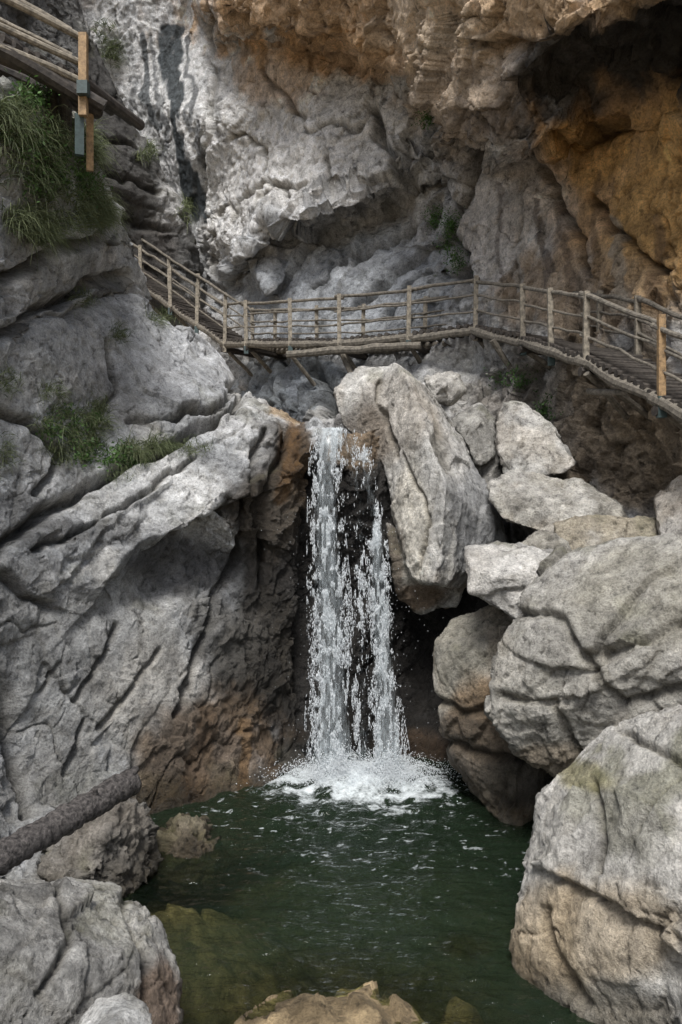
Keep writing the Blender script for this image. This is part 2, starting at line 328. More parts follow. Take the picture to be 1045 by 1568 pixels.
# ---------------------------------------------------------------- LEFT ROCK MASS
left=sheet('rock_face',[(-500,60,5.5),(-150,90,8.2),(0,118,9.6),(70,140,10.4),(125,185,11.2),(150,250,11.9),(155,330,12.4),(150,425,12.9),(235,468,14),(295,510,14.8),(338,538,15.3),(368,590,15),(425,616,14.2),(498,646,13.6),(502,668,13.2),
  (466,700,12.9),(455,850,12.9),(452,1000,13.1),(470,1190,12.7),(480,1300,12.3),(330,1330,10.9),(200,1370,9.6),(105,1385,8.5),(40,1450,7.6),(-200,1550,6.2),(-600,1400,4.8)],
 [(-200,350,7.6),(0,350,9.7),(60,220,10.1),(105,300,10.9),(145,375,11.9),(100,440,11.5),(0,500,9.9),(60,470,10.6),
  (180,520,12.4),(250,570,12.9),(320,600,13.1),(150,640,11.7),(40,620,10.2),(385,640,12.9),(430,655,12.9),(300,690,12.2),(220,740,11.4),(120,720,11.0),(0,730,9.8),
  (340,750,11.8),(390,740,12.1),(395,820,12.2),(300,790,11.4),(230,840,10.8),(180,885,10.5),(310,850,12.2),(250,890,11.7),(350,860,12.5),(380,900,12.6),(420,850,12.7),(430,720,12.7),
  (20,850,9.5),(100,900,10.1),(180,930,10.7),(280,930,11.6),(350,960,12.1),(230,1030,10.9),(120,1050,10.1),(20,1050,9.4),(-200,1000,7.8),
  (320,1080,11.5),(390,1060,12.2),(420,1120,12.6),(360,1160,11.7),(280,1180,10.9),(180,1180,10.3),(80,1180,9.6),(0,1200,8.9),(330,1232,11.1),(420,1215,11.8),(240,1250,10.6),(120,1280,9.5),(20,1310,8.3),(-200,1250,7.0)],
 skirt=4,res=.052,smooth=2,seed=2,s1=1.5,s2=.38,amp=.58,axis=(.6,.2,.75),stretch=.4,wob=22,base=(.315,.325,.335),ochre=.08,pale=.45,streak=.35,moss=.25,
 calm=[(240,560,140,80,.3),(150,1000,170,150,.5),(60,880,90,60,.6),(40,620,80,80,.5),(250,720,120,60,.5)],
 zones=[(260,550,130,70,(.39,.40,.415),.75),(130,500,120,50,(.32,.33,.34),.5),(40,560,60,60,(.26,.27,.28),.5),(170,620,70,50,(.16,.165,.17),.6),(200,750,140,60,(.46,.465,.465),.7),(350,650,50,30,(.45,.45,.45),.6),(290,920,45,22,(.50,.5,.49),.7),(60,900,80,50,(.38,.38,.375),.5),
  (290,870,90,38,(.085,.085,.087),.9),(100,820,100,22,(.13,.13,.13),.6),(120,1010,160,140,(.27,.27,.262),.7),(250,1080,100,100,(.28,.268,.245),.7),(20,780,60,30,(.13,.13,.13),.6),(80,1200,100,60,(.24,.235,.22),.6),  # first zone: shade of the undercut below the ledge, painted into the colour
  (428,930,72,290,(.026,.023,.02),.98,.85),(390,1010,75,110,(.042,.037,.03),.93,.6),(455,700,28,80,(.11,.07,.035),.9,.8),(410,790,50,90,(.08,.067,.052),.85,.5),(340,960,60,70,(.10,.095,.085),.75),  # near-black zones by the fall: wet rock plus painted recess darkness
  (330,1150,110,90,(.135,.095,.06),.88,.5),(370,1215,120,35,(.145,.11,.07),.8,.7),(230,1230,60,40,(.17,.135,.09),.7,.4),(465,622,50,20,(.38,.28,.18),.8,.3),(60,200,140,110,(.22,.22,.19),.6)],
 cuts=[([(-40,520),(60,478),(120,440),(175,420)],7,.45,'crack'),([(-30,455),(60,400),(150,352)],7,.4,'crack'),
  ([(40,500),(110,470),(175,438)],14,.2,'ledge'),
  ([(-20,850),(60,795),(130,745),(250,690),(370,610)],7,.4,'crack'),([(165,905),(220,850),(300,800),(385,770)],32,.35,'ledge'),
  ([(-10,620),(60,640),(100,690),(60,760)],6,.3,'crack'),([(270,670),(330,650),(375,600)],4,.25,'crack'),
  ([(400,660),(390,800),(340,900),(300,1010),(270,1100)],5,.2,'crack'),([(440,640),(425,760),(400,900)],6,.25,'crack'),
  ([(110,1080),(150,1020),(190,960)],4,.12,'crack'),([(100,1180),(130,1110)],4,.12,'crack'),([(-10,1000),(20,1100),(40,1250)],9,.3,'crack'),([(150,1120),(210,1040),(250,1000)],4,.1,'crack'),([(60,1060),(90,1010)],3,.08,'crack'),
  ([(10,870),(50,905),(85,920)],14,.25,'ledge'),([(170,520),(180,600),(150,640)],4,.1,'crack'),([(380,580),(330,620),(260,640)],5,.2,'crack'),([(200,640),(270,640),(330,615)],4,.15,'crack'),([(300,700),(250,740),(160,800),(60,830)],4,.15,'crack')],
 stains=[([(320,1090),(310,1220)],16,(.10,.06,.03),.6),([(385,1110),(380,1210)],10,(.22,.125,.045),.6),([(455,640),(448,760)],12,(.15,.085,.035),.7)])

# wall behind the fall and cave
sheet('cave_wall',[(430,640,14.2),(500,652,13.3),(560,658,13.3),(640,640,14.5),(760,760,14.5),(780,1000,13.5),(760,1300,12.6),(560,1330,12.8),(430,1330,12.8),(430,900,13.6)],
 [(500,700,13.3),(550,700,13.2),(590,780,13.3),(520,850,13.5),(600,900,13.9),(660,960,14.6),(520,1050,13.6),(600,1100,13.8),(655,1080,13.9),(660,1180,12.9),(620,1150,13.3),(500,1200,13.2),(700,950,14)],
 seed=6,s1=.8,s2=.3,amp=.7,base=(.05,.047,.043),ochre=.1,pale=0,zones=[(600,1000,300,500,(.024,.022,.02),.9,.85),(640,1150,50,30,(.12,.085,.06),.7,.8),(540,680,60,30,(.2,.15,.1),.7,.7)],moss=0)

# ---------------------------------------------------------------- BOULDERS
boulder('rock_pillar',[
 [(586,575,13.8),(604,556,13.6),(622,575,13.1),(650,660,12.5),(684,742,12.0),(668,893,12.0),(632,885,12.5),(603,790,13.2),(580,690,13.6),(600,640,13.4)],
 [(604,556,13.7),(650,590,13.8),(705,668,13.7),(748,750,13.6),(780,835,13.5),(755,850,13.3),(700,905,12.8),(668,893,12.0),(684,742,12.0),(650,660,12.5),(622,575,13.1),(716,790,12.8)],
 [(512,600,13.9),(530,568,14.2),(600,560,14),(610,640,13.6),(585,720,13.6),(560,690,13.7),(525,650,13.7),(560,600,13.5)],
 [(600,850,13.0),(720,890,13.1),(700,930,13.4),(640,938,13.3),(612,915,13.1),(592,800,13.2)]],thick=1.1,vox=.027,smooth=1,seed=7,s1=.9,s2=.26,amp=.38,axis=(.2,0,1),stretch=.35,
 base=(.35,.345,.33),pale=.4,ochre=.3,streak=.5,zones=[(630,820,36,120,(.50,.475,.42),.8),(600,640,60,70,(.38,.35,.31),.6),(725,760,45,130,(.24,.245,.25),.8),(640,915,60,22,(.17,.12,.08),.88),(598,880,22,90,(.09,.07,.05),.88),(560,670,40,50,(.15,.12,.09),.8,.5),(700,690,25,50,(.48,.47,.45),.7)],  # pale left and grey right face: lit and shaded sides put into colour
 cuts=[([(655,620),(690,720)],4,.1,'crack'),([(580,590),(600,700)],4,.1,'crack'),([(620,700),(650,780),(640,860)],3,.06,'crack')])
sm=dict(vox=.028,amp=.5,s1=.55,s2=.22,smooth=1)
boulder('boulder',[[(650,578,14.6),(702,575,14.6),(712,598,14.4),(692,620,14.3),(660,612,14.3),(680,590,14.1)]],thick=.8,seed=11,base=(.33,.32,.3),**sm)
boulder('boulder',[[(692,640,14.4),(735,618,14.4),(762,640,14.3),(757,700,14),(735,714,13.9),(700,662,14.1),(730,650,13.9)]],thick=.8,seed=12,base=(.22,.215,.2),**sm)
boulder('boulder',[[(758,650,14),(770,614,14.1),(800,618,14),(852,655,13.7),(882,710,13.3),(862,724,13.2),(792,732,13.3),(762,695,13.6),(800,670,13.4)]],thick=1,seed=13,base=(.33,.325,.31),**sm)
boulder('boulder',[[(700,690,14.5),(760,690,14.2),(780,760,13.8),(740,800,13.8),(690,740,14.3)]],thick=1,seed=21,base=(.14,.135,.125),**sm)
boulder('boulder',[[(745,745,12.9),(780,722,13),(890,735,12.7),(952,772,12.1),(960,800,12),(900,815,12),(840,822,12.1),(770,795,12.5),(830,765,12.3)]],thick=1.1,seed=14,base=(.33,.315,.28),pale=.5,**sm)
boulder('boulder',[[(850,800,11.9),(930,792,12),(1005,795,11.7),(1008,830,11.5),(930,850,11.5),(850,840,11.6)]],thick=.9,seed=15,base=(.24,.215,.17),ochre=0,**sm)
boulder('boulder',[[(1005,765,11.6),(1045,735,11.5),(1130,740,11),(1130,850,10.7),(1010,838,11.2),(1060,790,10.9)]],thick=1,seed=16,base=(.28,.26,.235),**sm)
boulder('boulder',[[(795,838,11.4),(832,815,11.4),(872,828,11.2),(880,880,11),(800,880,11.1),(840,840,11)]],thick=.9,seed=17,base=(.3,.285,.25),**sm)
boulder('boulder',[[(712,838,10.7),(760,832,10.7),(852,848,10.3),(860,905,10.1),(795,950,10.1),(716,908,10.3),(770,885,10.05),(722,870,10.3)]],thick=1.2,vox=.026,smooth=1,seed=18,s1=.7,s2=.22,amp=.45,axis=(.9,0,.2),base=(.42,.41,.39),pale=.8,ochre=.1)
boulder('boulder',[[(665,985,11.3),(690,948,11.5),(760,928,11.2),(812,955,10.6),(852,1130,10.3),(830,1235,10.4),(740,1225,10.8),(690,1165,11.1),(664,1060,11.2),(715,1000,10.8),(735,1100,10.6),(790,1180,10.2),(790,1290,10.2)]],thick=1.5,vox=.028,smooth=1,seed=19,s1=.9,s2=.25,amp=.45,
 base=(.23,.205,.165),ochre=.4,zones=[(700,1000,45,80,(.22,.215,.185),.7),(760,1100,60,60,(.19,.13,.075),.8,.4),(720,1160,80,60,(.11,.088,.065),.9,.6),(800,1200,70,40,(.06,.052,.04),.9,.7)],
 cuts=[([(664,1070),(720,1085),(780,1075),(840,1110)],8,.12,'crack'),([(680,1130),(740,1150),(800,1160)],7,.12,'crack')])
boulder('boulder',[[(1045,824,8.7),(960,828,9.1),(855,848,9.5),(800,900,9.6),(762,990,9.4),(746,1090,9.3),(790,1155,9.2),(850,1192,9.1),(960,1190,8.6),(1200,1150,7.6),(1250,830,7.8),(830,955,8.9),(905,890,8.8),(900,1060,8.4),(1000,990,8.0),(800,1080,8.9),(1100,930,7.8)]],
 thick=1.8,vox=.025,smooth=1,seed=20,s1=1.0,s2=.28,amp=.48,axis=(.7,0,.6),base=(.285,.275,.25),pale=.35,ochre=.15,moss=.35,
 zones=[(980,920,110,70,(.26,.245,.195),.5),(800,1060,50,80,(.35,.34,.31),.5),(850,1170,90,30,(.18,.145,.1),.7),(900,960,80,30,(.18,.175,.16),.5)],
 cuts=[([(780,925),(860,950),(900,1010),(950,990),(1045,950)],20,.12,'ledge'),([(900,1010),(960,1080),(1045,1060)],8,.1,'crack'),([(760,1060),(850,1080),(900,1150)],6,.08,'crack')])
boulder('boulder',[[(1130,1085,6.2),(1045,1093,6.8),(935,1118,7.3),(876,1172,7.5),(825,1220,7.5),(812,1310,7.4),(785,1450,7.1),(790,1505,7.0),(850,1560,6.7),(950,1620,6.2),(1150,1700,5.2),(1350,1300,5.0),(905,1200,6.8),(842,1300,6.9),(1000,1230,6.1),(905,1380,6.3),(1050,1400,5.5),(830,1390,6.8),(900,1500,6.3)]],
 thick=1.6,vox=.023,smooth=1,seed=22,s1=1.0,s2=.26,amp=.42,axis=(.5,0,.7),base=(.35,.34,.318),pale=.4,ochre=.15,moss=.55,
 zones=[(940,1430,140,80,(.40,.33,.235),.75),(830,1430,50,80,(.34,.27,.18),.6),(900,1190,40,25,(.2,.18,.08),.75),(1000,1150,80,40,(.38,.37,.34),.5)],
 cuts=[([(850,1340),(905,1370),(960,1400),(1045,1470)],24,.15,'ledge'),([(905,1190),(925,1280),(910,1370)],5,.08,'crack'),([(840,1400),(850,1470),(900,1540)],8,.08,'crack'),([(950,1120),(1045,1170)],5,.06,'crack')])
boulder('boulder',[[(-150,1340,4.9),(60,1352,5.9),(165,1365,6.1),(242,1418,6.1),(274,1490,5.9),(276,1560,5.6),(240,1640,5.1),(-150,1750,4.0),(110,1405,5.4),(190,1460,5.3),(50,1500,4.7),(-50,1425,4.7)]],
 thick=1.3,vox=.019,smooth=1,seed=23,s1=.7,s2=.2,amp=.42,base=(.31,.305,.29),pale=.5,ochre=.1,zones=[(245,1530,35,60,(.15,.1,.065),.85)],cuts=[([(80,1370),(100,1450),(60,1530)],5,.06,'crack'),([(180,1380),(220,1470),(230,1568)],5,.06,'crack')])
boulder('boulder',[[(120,1560,4.6),(150,1528,4.7),(195,1518,4.7),(225,1535,4.6),(245,1640,4.3),(110,1640,4.2),(170,1570,4.3)]],thick=.5,vox=.016,seed=24,s1=.4,s2=.12,amp=.3,base=(.34,.34,.33),pale=.7)
boulder('boulder',[[(78,1300,8.6),(120,1250,8.8),(190,1208,9.1),(238,1262,9.0),(240,1335,8.7),(190,1390,8.3),(105,1360,8.2),(160,1280,8.2)],[(60,1320,8.4),(100,1290,8.5),(150,1330,8.1),(140,1390,8.1),(70,1380,8.1)]],thick=.8,vox=.02,smooth=1,seed=25,s1=.5,s2=.2,amp=1.1,base=(.17,.16,.145),pale=.25,ochre=.1)
boulder('boulder',[[(228,1290,9.6),(265,1250,9.8),(315,1258,9.8),(340,1305,9.5),(328,1350,9.2),(245,1356,9.2),(285,1280,9.3)]],thick=.7,vox=.02,smooth=1,seed=26,s1=.45,s2=.18,amp=1.2,base=(.16,.14,.11),pale=.15,ochre=.1)

# ---------------------------------------------------------------- GROUND (stream bed) + WATER
def bed(x,y):
    P=np.stack([x,y,x*0],1)
    r=np.sqrt(((x-.3)/5.5)**2+((y-9.2)/4.6)**2)
    z=-1.5+2.3*sstep(.72,1.35,r)
    z=np.where(r>1.35,.8,z)
    z+= (fbm(P*.9+3,4)-.5)*.35
    sh=np.exp(-(((x-.02)/1.4)**2+((y-6.0)/1.35)**2)**2.2); z=np.where(r<1.3,np.maximum(z,-1.5+1.5*sh+.14*np.exp(-((x+.1)/.7)**2-((y-6.3)/.45)**2)),z)
    sl=np.exp(-(((x+2.0)/1.4)**2+((y-8.6)/1.5)**2)); z=np.where(z<-.1,z+1.1*sl,z)
    st=np.exp(-(((x-1.15)/.3)**2+((y-7.4)/.25)**2)**2); z=z+.9*st*(z<-.5)
    z+=(fbm(P*4+3,4)-.5)*.16
    v=ridged(P*2.1+7,3); z+=(v-.6)*.14
    _,_,o,h=voro(P/.45); z+=((h-.5)*o).sum(1)*.22
    return z
def grid_mesh(name,xs,ys,zf):
    X,Y=np.meshgrid(xs,ys); n,m=X.shape; x=X.ravel(); y=Y.ravel(); z=zf(x,y)
    me=bpy.data.meshes.new(name)
    i=np.arange(n*m).reshape(n,m); f=np.stack([i[:-1,:-1],i[:-1,1:],i[1:,1:],i[1:,:-1]],-1).reshape(-1,4)
    me.vertices.add(n*m); me.vertices.foreach_set('co',np.stack([x,y,z],1).astype(np.float32).ravel())
    me.loops.add(f.size); me.loops.foreach_set('vertex_index',f.ravel().astype(np.int32))
    me.polygons.add(len(f)); me.polygons.foreach_set('loop_start',np.arange(0,f.size,4,dtype=np.int32))
    me.update(calc_edges=True); me.polygons.foreach_set('use_smooth',np.ones(len(f),bool))
    return me,x,y,z
far=np.array([-1500,-600,-200,-80,-40,-20,-12.]); xs=np.concatenate([far,np.arange(-8,-3,.08),np.arange(-3,4,.03),np.arange(4,8,.08),-far[::-1]])
ys=np.concatenate([far,np.arange(-8,4,.4),np.arange(4,13.5,.035),-far[::-1]+8])
me,x,y,z=grid_mesh('ground',xs,ys,bed)
P=np.stack([x,y,z],1); n=fbm(P*2.2,4); n2=fbm(P*9,3)
C=np.array([.42,.32,.19])[None]*(.1+3.0*n*n2)[:,None]; dp=sstep(-.3,-1.4,z)[:,None]*.8; C=C*(1-dp)+np.array([.085,.10,.05])*dp
a=me.attributes.new('rock_col','FLOAT_COLOR','POINT'); a.data.foreach_set('color',np.concatenate([C,np.ones((len(C),1))],1).astype(np.float32).ravel())
a=me.attributes.new('wet','FLOAT','POINT'); a.data.foreach_set('value',np.full(len(x),.7,np.float32))
me.materials.append(M_ROCK); ob=bpy.data.objects.new('ground',me); COL.objects.link(ob)

FX,FY=.28,12.0   # foot of the fall
def wave(x,y):
    r=np.hypot(x-FX,(y-FY)); P=np.stack([x,y,x*0],1)
    a=np.exp(-r/1.4)
    z=.016*np.sin(r*9+5*vn(P*1.1))*np.exp(-r/4.5)+ (fbm(P*5,3)-.5)*(.03+.2*a)+(fbm(P*np.array([2.5,5,1])+9,3)-.5)*.035
    z+=.2*np.exp(-(r/.7)**2)*vn(P*6)
    return z
me,x,y,z=grid_mesh('pool_water',np.arange(-7,7.5,.03),np.arange(2.5,14,.03),wave)
P=np.stack([x,y,x*0],1); dx=(x-FX-.12); dy=(y-FY)
r=np.sqrt((dx/1.6)**2+(dy/1.15)**2)
fo=sstep(1.15,.2,r+ (fbm(P*4,4)-.5)*1.3)
ang=np.arctan2(dy,dx); rr=np.hypot(dx,dy); PA=np.stack([ang*7,rr*9,rr*0],1)
fl=sstep(.62,.7,fbm(PA+50,4)*.6+.4*fbm(P*6,3))*sstep(3.0,.8,rr)*.7
fl2=sstep(.70,.74,fbm(P*np.array([6,14,1])+90,3))*.5*sstep(6,2,rr)
fo=np.clip(np.maximum(np.maximum(fo,fl),fl2),0,1)
dep=np.clip(-bed(x,y),0,2)
for nm,vv in (('foam',fo),('depth',sstep(-.1,1.4,dep))):
    a=me.attributes.new(nm,'FLOAT','POINT'); a.data.foreach_set('value',vv.astype(np.float32))
m,t,N=nt('pool_water')
out=N('ShaderNodeOutputMaterial'); fa=N('ShaderNodeAttribute'); fa.attribute_name='foam'; da=N('ShaderNodeAttribute'); da.attribute_name='depth'
tr=N('ShaderNodeBsdfTransparent'); tr.inputs[0].default_value=(.78,.84,.66,1)
mu=N('ShaderNodeBsdfDiffuse'); mu.inputs[0].default_value=(.014,.025,.014,1)
mf=N('ShaderNodeMapRange'); mf.inputs[3].default_value=.02; mf.inputs[4].default_value=.68; lk(t,da.outputs['Fac'],mf.inputs[0])
mx=N('ShaderNodeMixShader'); lk(t,mf.outputs[0],mx.inputs[0]); lk(t,tr.outputs[0],mx.inputs[1]); lk(t,mu.outputs[0],mx.inputs[2])
gl=N('ShaderNodeBsdfGlossy'); gl.inputs['Roughness'].default_value=.05
tc=N('ShaderNodeTexCoord'); mp=N('ShaderNodeMapping'); mp.inputs['Scale'].default_value=(1,1.8,1); lk(t,tc.outputs['Object'],mp.inputs[0])
nn=N('ShaderNodeTexNoise'); nn.inputs['Scale'].default_value=5; nn.inputs['Detail'].default_value=5; lk(t,mp.outputs[0],nn.inputs['Vector'])
bp=N('ShaderNodeBump'); bp.inputs['Strength'].default_value=.8; bp.inputs['Distance'].default_value=.1; lk(t,nn.outputs[0],bp.inputs['Height'])
fr=N('ShaderNodeFresnel'); fr.inputs[0].default_value=1.33; lk(t,bp.outputs[0],fr.inputs['Normal']); lk(t,bp.outputs[0],gl.inputs['Normal'])
m2=N('ShaderNodeMixShader'); lk(t,fr.outputs[0],m2.inputs[0]); lk(t,mx.outputs[0],m2.inputs[1]); lk(t,gl.outputs[0],m2.inputs[2])
wd=N('ShaderNodeBsdfDiffuse'); wd.inputs[0].default_value=(.6,.65,.67,1)
n3=N('ShaderNodeTexNoise'); n3.inputs['Scale'].default_value=18; n3.inputs['Detail'].default_value=6; n3.inputs['Roughness'].default_value=.7; lk(t,tc.outputs['Object'],n3.inputs['Vector'])
ma=N('ShaderNodeMath'); ma.operation='MULTIPLY_ADD'; ma.inputs[1].default_value=1.5; lk(t,fa.outputs['Fac'],ma.inputs[0])
mq=N('ShaderNodeMath'); mq.operation='MULTIPLY_ADD'; mq.inputs[1].default_value=2.2; mq.inputs[2].default_value=-1.55; lk(t,n3.outputs[0],mq.inputs[0]); lk(t,mq.outputs[0],ma.inputs[2]); ma.use_clamp=True
m3=N('ShaderNodeMixShader'); lk(t,ma.outputs[0],m3.inputs[0]); lk(t,m2.outputs[0],m3.inputs[1]); lk(t,wd.outputs[0],m3.inputs[2]); lk(t,m3.outputs[0],out.inputs[0])
me.materials.append(m); ob=bpy.data.objects.new('pool_water',me); COL.objects.link(ob)

# ---------------------------------------------------------------- WATERFALL
def empty(name):
    e=bpy.data.objects.new(name,None); COL.objects.link(e); return e
wf=empty('waterfall')
m,t,N=nt('falling_water')
out=N('ShaderNodeOutputMaterial'); tc=N('ShaderNodeTexCoord'); mp=N('ShaderNodeMapping'); mp.inputs['Scale'].default_value=(16,5,2.8); lk(t,tc.outputs['Object'],mp.inputs[0])
nn=N('ShaderNodeTexNoise'); nn.inputs['Scale'].default_value=1.7; nn.inputs['Detail'].default_value=8; nn.inputs['Roughness'].default_value=.82; lk(t,mp.outputs[0],nn.inputs['Vector'])
at=N('ShaderNodeAttribute'); at.attribute_name='dens'
s=N('ShaderNodeMath'); s.operation='ADD'; lk(t,nn.outputs[0],s.inputs[0]); lk(t,at.outputs['Fac'],s.inputs[1])
mr=N('ShaderNodeMapRange'); mr.inputs[1].default_value=.93; mr.inputs[2].default_value=1.35; mr.inputs[4].default_value=.78; lk(t,s.outputs[0],mr.inputs[0])
tr=N('ShaderNodeBsdfTransparent'); b=N('ShaderNodeBsdfPrincipled'); b.inputs['Base Color'].default_value=(.52,.58,.61,1); b.inputs['Roughness'].default_value=.25
mx=N('ShaderNodeMixShader'); lk(t,mr.outputs[0],mx.inputs[0]); lk(t,tr.outputs[0],mx.inputs[1]); lk(t,b.outputs[0],mx.inputs[2]); lk(t,mx.outputs[0],out.inputs[0])
M_FALL=m
m,t,N=nt('water_droplets'); out=N('ShaderNodeOutputMaterial'); b=N('ShaderNodeBsdfPrincipled'); b.inputs['Base Color'].default_value=(.7,.74,.77,1); b.inputs['Roughness'].default_value=.2; lk(t,b.outputs[0],out.inputs[0]); M_DROP=m
# strands: list of (t0, [(v,u,halfwidth px)...])
ST=[('main_strand',[(656,508,20),(690,503,22),(740,499,21),(820,500,23),(900,504,26),(1050,508,29),(1195,510,38)],.56),
    ('right_strand',[(778,577,6),(830,577,13),(950,583,16),(1100,592,21),(1195,598,29)],.56),
    ('lip_fan',[(656,520,28),(690,535,28),(760,548,20),(850,552,10),(1195,556,16)],.39),
    ('upper_right_strand',[(684,556,8),(740,563,10),(790,574,12)],.46)]
def fall_y(z): # trajectory depth
    k=np.clip((5.35-z)/5.35,0,1); return 12.95-.85*k**.6
def strand_pt(st,v,s):
    vv,uu,hw=np.array(st[1]).T
    u=np.interp(v,vv,uu)+s*np.interp(v,vv,hw)
    d=np.full_like(u,12.5)
    for _ in range(4):
        z=HC-(v-CV)/F*d; d=fall_y(z)
    return u,d
for k,st in enumerate(ST):
    v=np.linspace(st[1][0][0],st[1][-1][0],260); s=np.linspace(-1.15,1.15,30); SS,VV=np.meshgrid(s,v)
    u,d=strand_pt(st,VV.ravel(),SS.ravel()); sv=SS.ravel(); v=VV.ravel()
    X=(u-CU)/F*d; Z=HC-(v-CV)/F*d; P=np.stack([X,d,Z],1)
    d=d+.12*sv**2-.12+(vn(P*np.array([7,1,2.]))-.5)*.2-.05*k
    me,_,_,_=grid_mesh(st[0],np.arange(30.),np.arange(260.),lambda a,b:a*0)
    P=np.stack([X,d,Z],1); me.vertices.foreach_set('co',P.astype(np.float32).ravel())
    a=me.attributes.new('dens','FLOAT','POINT'); top=sstep(0,30,v-st[1][0][0]) if k else 1.0
    a.data.foreach_set('value',((st[2]-.3*np.abs(sv)**3+.16*np.exp(-((v-1195)/70)**2)+.1*np.exp(-((v-665)/25)**2))*(.6+.4*top)).astype(np.float32))
    me.materials.append(M_FALL); o=bpy.data.objects.new(st[0],me); COL.objects.link(o); o.parent=wf
def droplets(name,P,L,W,D,parent):
    """P centres, L half-length, W half-width, D direction"""
    n=len(P); D=D/np.linalg.norm(D,axis=1)[:,None]
    A=np.cross(D,np.array([0,1.,.13])); A/=np.linalg.norm(A,axis=1)[:,None]; B=np.cross(D,A)
    V=np.stack([P+D*L[:,None],P-D*L[:,None]*1.0,P+A*W[:,None],P-A*W[:,None],P+B*W[:,None],P-B*W[:,None]],1)
    f=np.array([[0,2,4],[0,4,3],[0,3,5],[0,5,2],[1,4,2],[1,3,4],[1,5,3],[1,2,5]])
    Fc=(f[None]+6*np.arange(n)[:,None,None]).reshape(-1,3)
    me=bpy.data.meshes.new(name); me.vertices.add(n*6); me.vertices.foreach_set('co',V.astype(np.float32).ravel())
    me.loops.add(Fc.size); me.loops.foreach_set('vertex_index',Fc.ravel().astype(np.int32)); me.polygons.add(len(Fc)); me.polygons.foreach_set('loop_start',np.arange(0,Fc.size,3,dtype=np.int32)); me.update(calc_edges=True)
    me.polygons.foreach_set('use_smooth',np.ones(len(Fc),bool)); me.materials.append(M_DROP)
    o=bpy.data.objects.new(name,me); COL.objects.link(o); o.parent=parent
Pd=[]
for st,cnt,th in ((ST[0],50000,.55),(ST[1],24000,.56),(ST[2],10000,.61),(ST[3],2000,.6)):
    v0,v1=st[1][0][0],st[1][-1][0]
    v=v0+(v1-v0)*rng.random(cnt)**.9; s=np.clip(rng.normal(0,.55,cnt),-1.3,1.3)
    u,d=strand_pt(st,v,s); d=d+rng.normal(0,.06,cnt)-.05
    P=np.stack([(u-CU)/F*d,d,HC-(v-CV)/F*d],1)
    nz=.45*vn(P*np.array([9,1,1.6]))+.55*vn(P*np.array([28,2,8.])); k=nz>th+.05*rng.normal(size=cnt)
    Pd.append(P[k])
P=np.concatenate(Pd); n=len(P); q=rng.random(n)
droplets('falling_drops',P,.010+.035*q**2,.002+.004*rng.random(n),np.stack([rng.normal(0,.15,n),rng.normal(0,.1,n),-np.ones(n)],1),wf)
n=16000; ang=rng.random(n)*6.28; rr=np.abs(rng.normal(0,.42,n)); sp=np.abs(rng.normal(0,.18,n))*np.exp(-rr)
xx=np.where(rng.random(n)<.55,FX-.3,FX+.45)
P=np.stack([xx+rr*np.cos(ang)*1.2,FY-.05+rr*np.sin(ang)*.7,.06+sp],1)
droplets('splash_drops',P,.005+.010*rng.random(n),.003+.006*rng.random(n),rng.normal(size=(n,3)),wf)
n=600; P=np.stack([FX+rng.normal(0,.55,n),12+rng.normal(0,.3,n),rng.random(n)*4.0],1)
droplets('flying_spray',P,.005+.008*rng.random(n),.002+.003*rng.random(n),np.stack([rng.normal(0,.2,n),rng.normal(0,.2,n),-np.ones(n)],1),wf)

# ---------------------------------------------------------------- TIMBER
class Logs:
    def __init__(s): s.v=[]; s.f=[]
    def log(s,a,b,r,r2=None,sides=9,seg=None,wob=.012,rv=.05):
        a=Vector(a); b=Vector(b); L=(b-a).length; r2=r2 or r
        seg=seg or max(2,int(L/.35)); z=(b-a).normalized(); x=z.cross(Vector((.3,.9,.2))).normalized(); y=z.cross(x)
        base=len(s.v); w=wob*min(1,L)
        for i in range(seg+1):
            t=i/seg; c=a.lerp(b,t)+x*rng.normal(0,w)+y*rng.normal(0,w); rr=(r+(r2-r)*t)*(1+rng.normal(0,rv))
            for k in range(sides):
                an=6.2832*k/sides; s.v.append(c+x*rr*math.cos(an)*(1+rng.normal(0,.03))+y*rr*math.sin(an))
        for i in range(seg):
            for k in range(sides):
                k2=(k+1)%sides; s.f.append((base+i*sides+k,base+i*sides+k2,base+(i+1)*sides+k2,base+(i+1)*sides+k))
        s.f.append(tuple(base+k for k in range(sides))[::-1]); s.f.append(tuple(base+seg*sides+k for k in range(sides)))
    def box(s,a,b,w,h,up=(0,0,1)):
        a=Vector(a); b=Vector(b); z=(b-a).normalized(); x=z.cross(Vector(up))
        if x.length<.1: x=z.cross(Vector((0,1,0)))
        x.normalize(); y=x.cross(z); base=len(s.v)
        for p in (a,b):
            for sx,sy in ((-1,-1),(1,-1),(1,1),(-1,1)): s.v.append(p+x*sx*w/2+y*sy*h/2)
        for q in ((0,1,2,3),(7,6,5,4),(0,4,5,1),(1,5,6,2),(2,6,7,3),(3,7,4,0)): s.f.append(tuple(base+i for i in q))
    def make(s,name,mat,parent):
        me=bpy.data.meshes.new(name); me.from_pydata([tuple(v) for v in s.v],[],s.f); me.materials.append(mat)
        me.update(); o=bpy.data.objects.new(name,me); COL.objects.link(o)
        if parent: o.parent=parent
        return o
br=empty('wooden_walkway')
near=[(120,378,27.0),(175,405,25.3),(262,466,23.2),(345,524,21.8),(378,524,21),(520,523,19),(625,514,18.2),(727,503,17.4),(800,520,15.8),(895,550,13.1),(1010,608,11.3),(1110,668,10.2),(1300,780,8.8)]
NEW=10
Nn=[Vector(S(*a)) for a in near]
Ff=[]
for i,p in enumerate(Nn):
    d=(Nn[min(i+1,len(Nn)-1)]-Nn[max(i-1,0)]); d.z=0; d.normalize(); pr=Vector((-d.y,d.x,0))
    if pr.y<0 and i<6: pr=-pr
    Ff.append(p+pr*1.0)
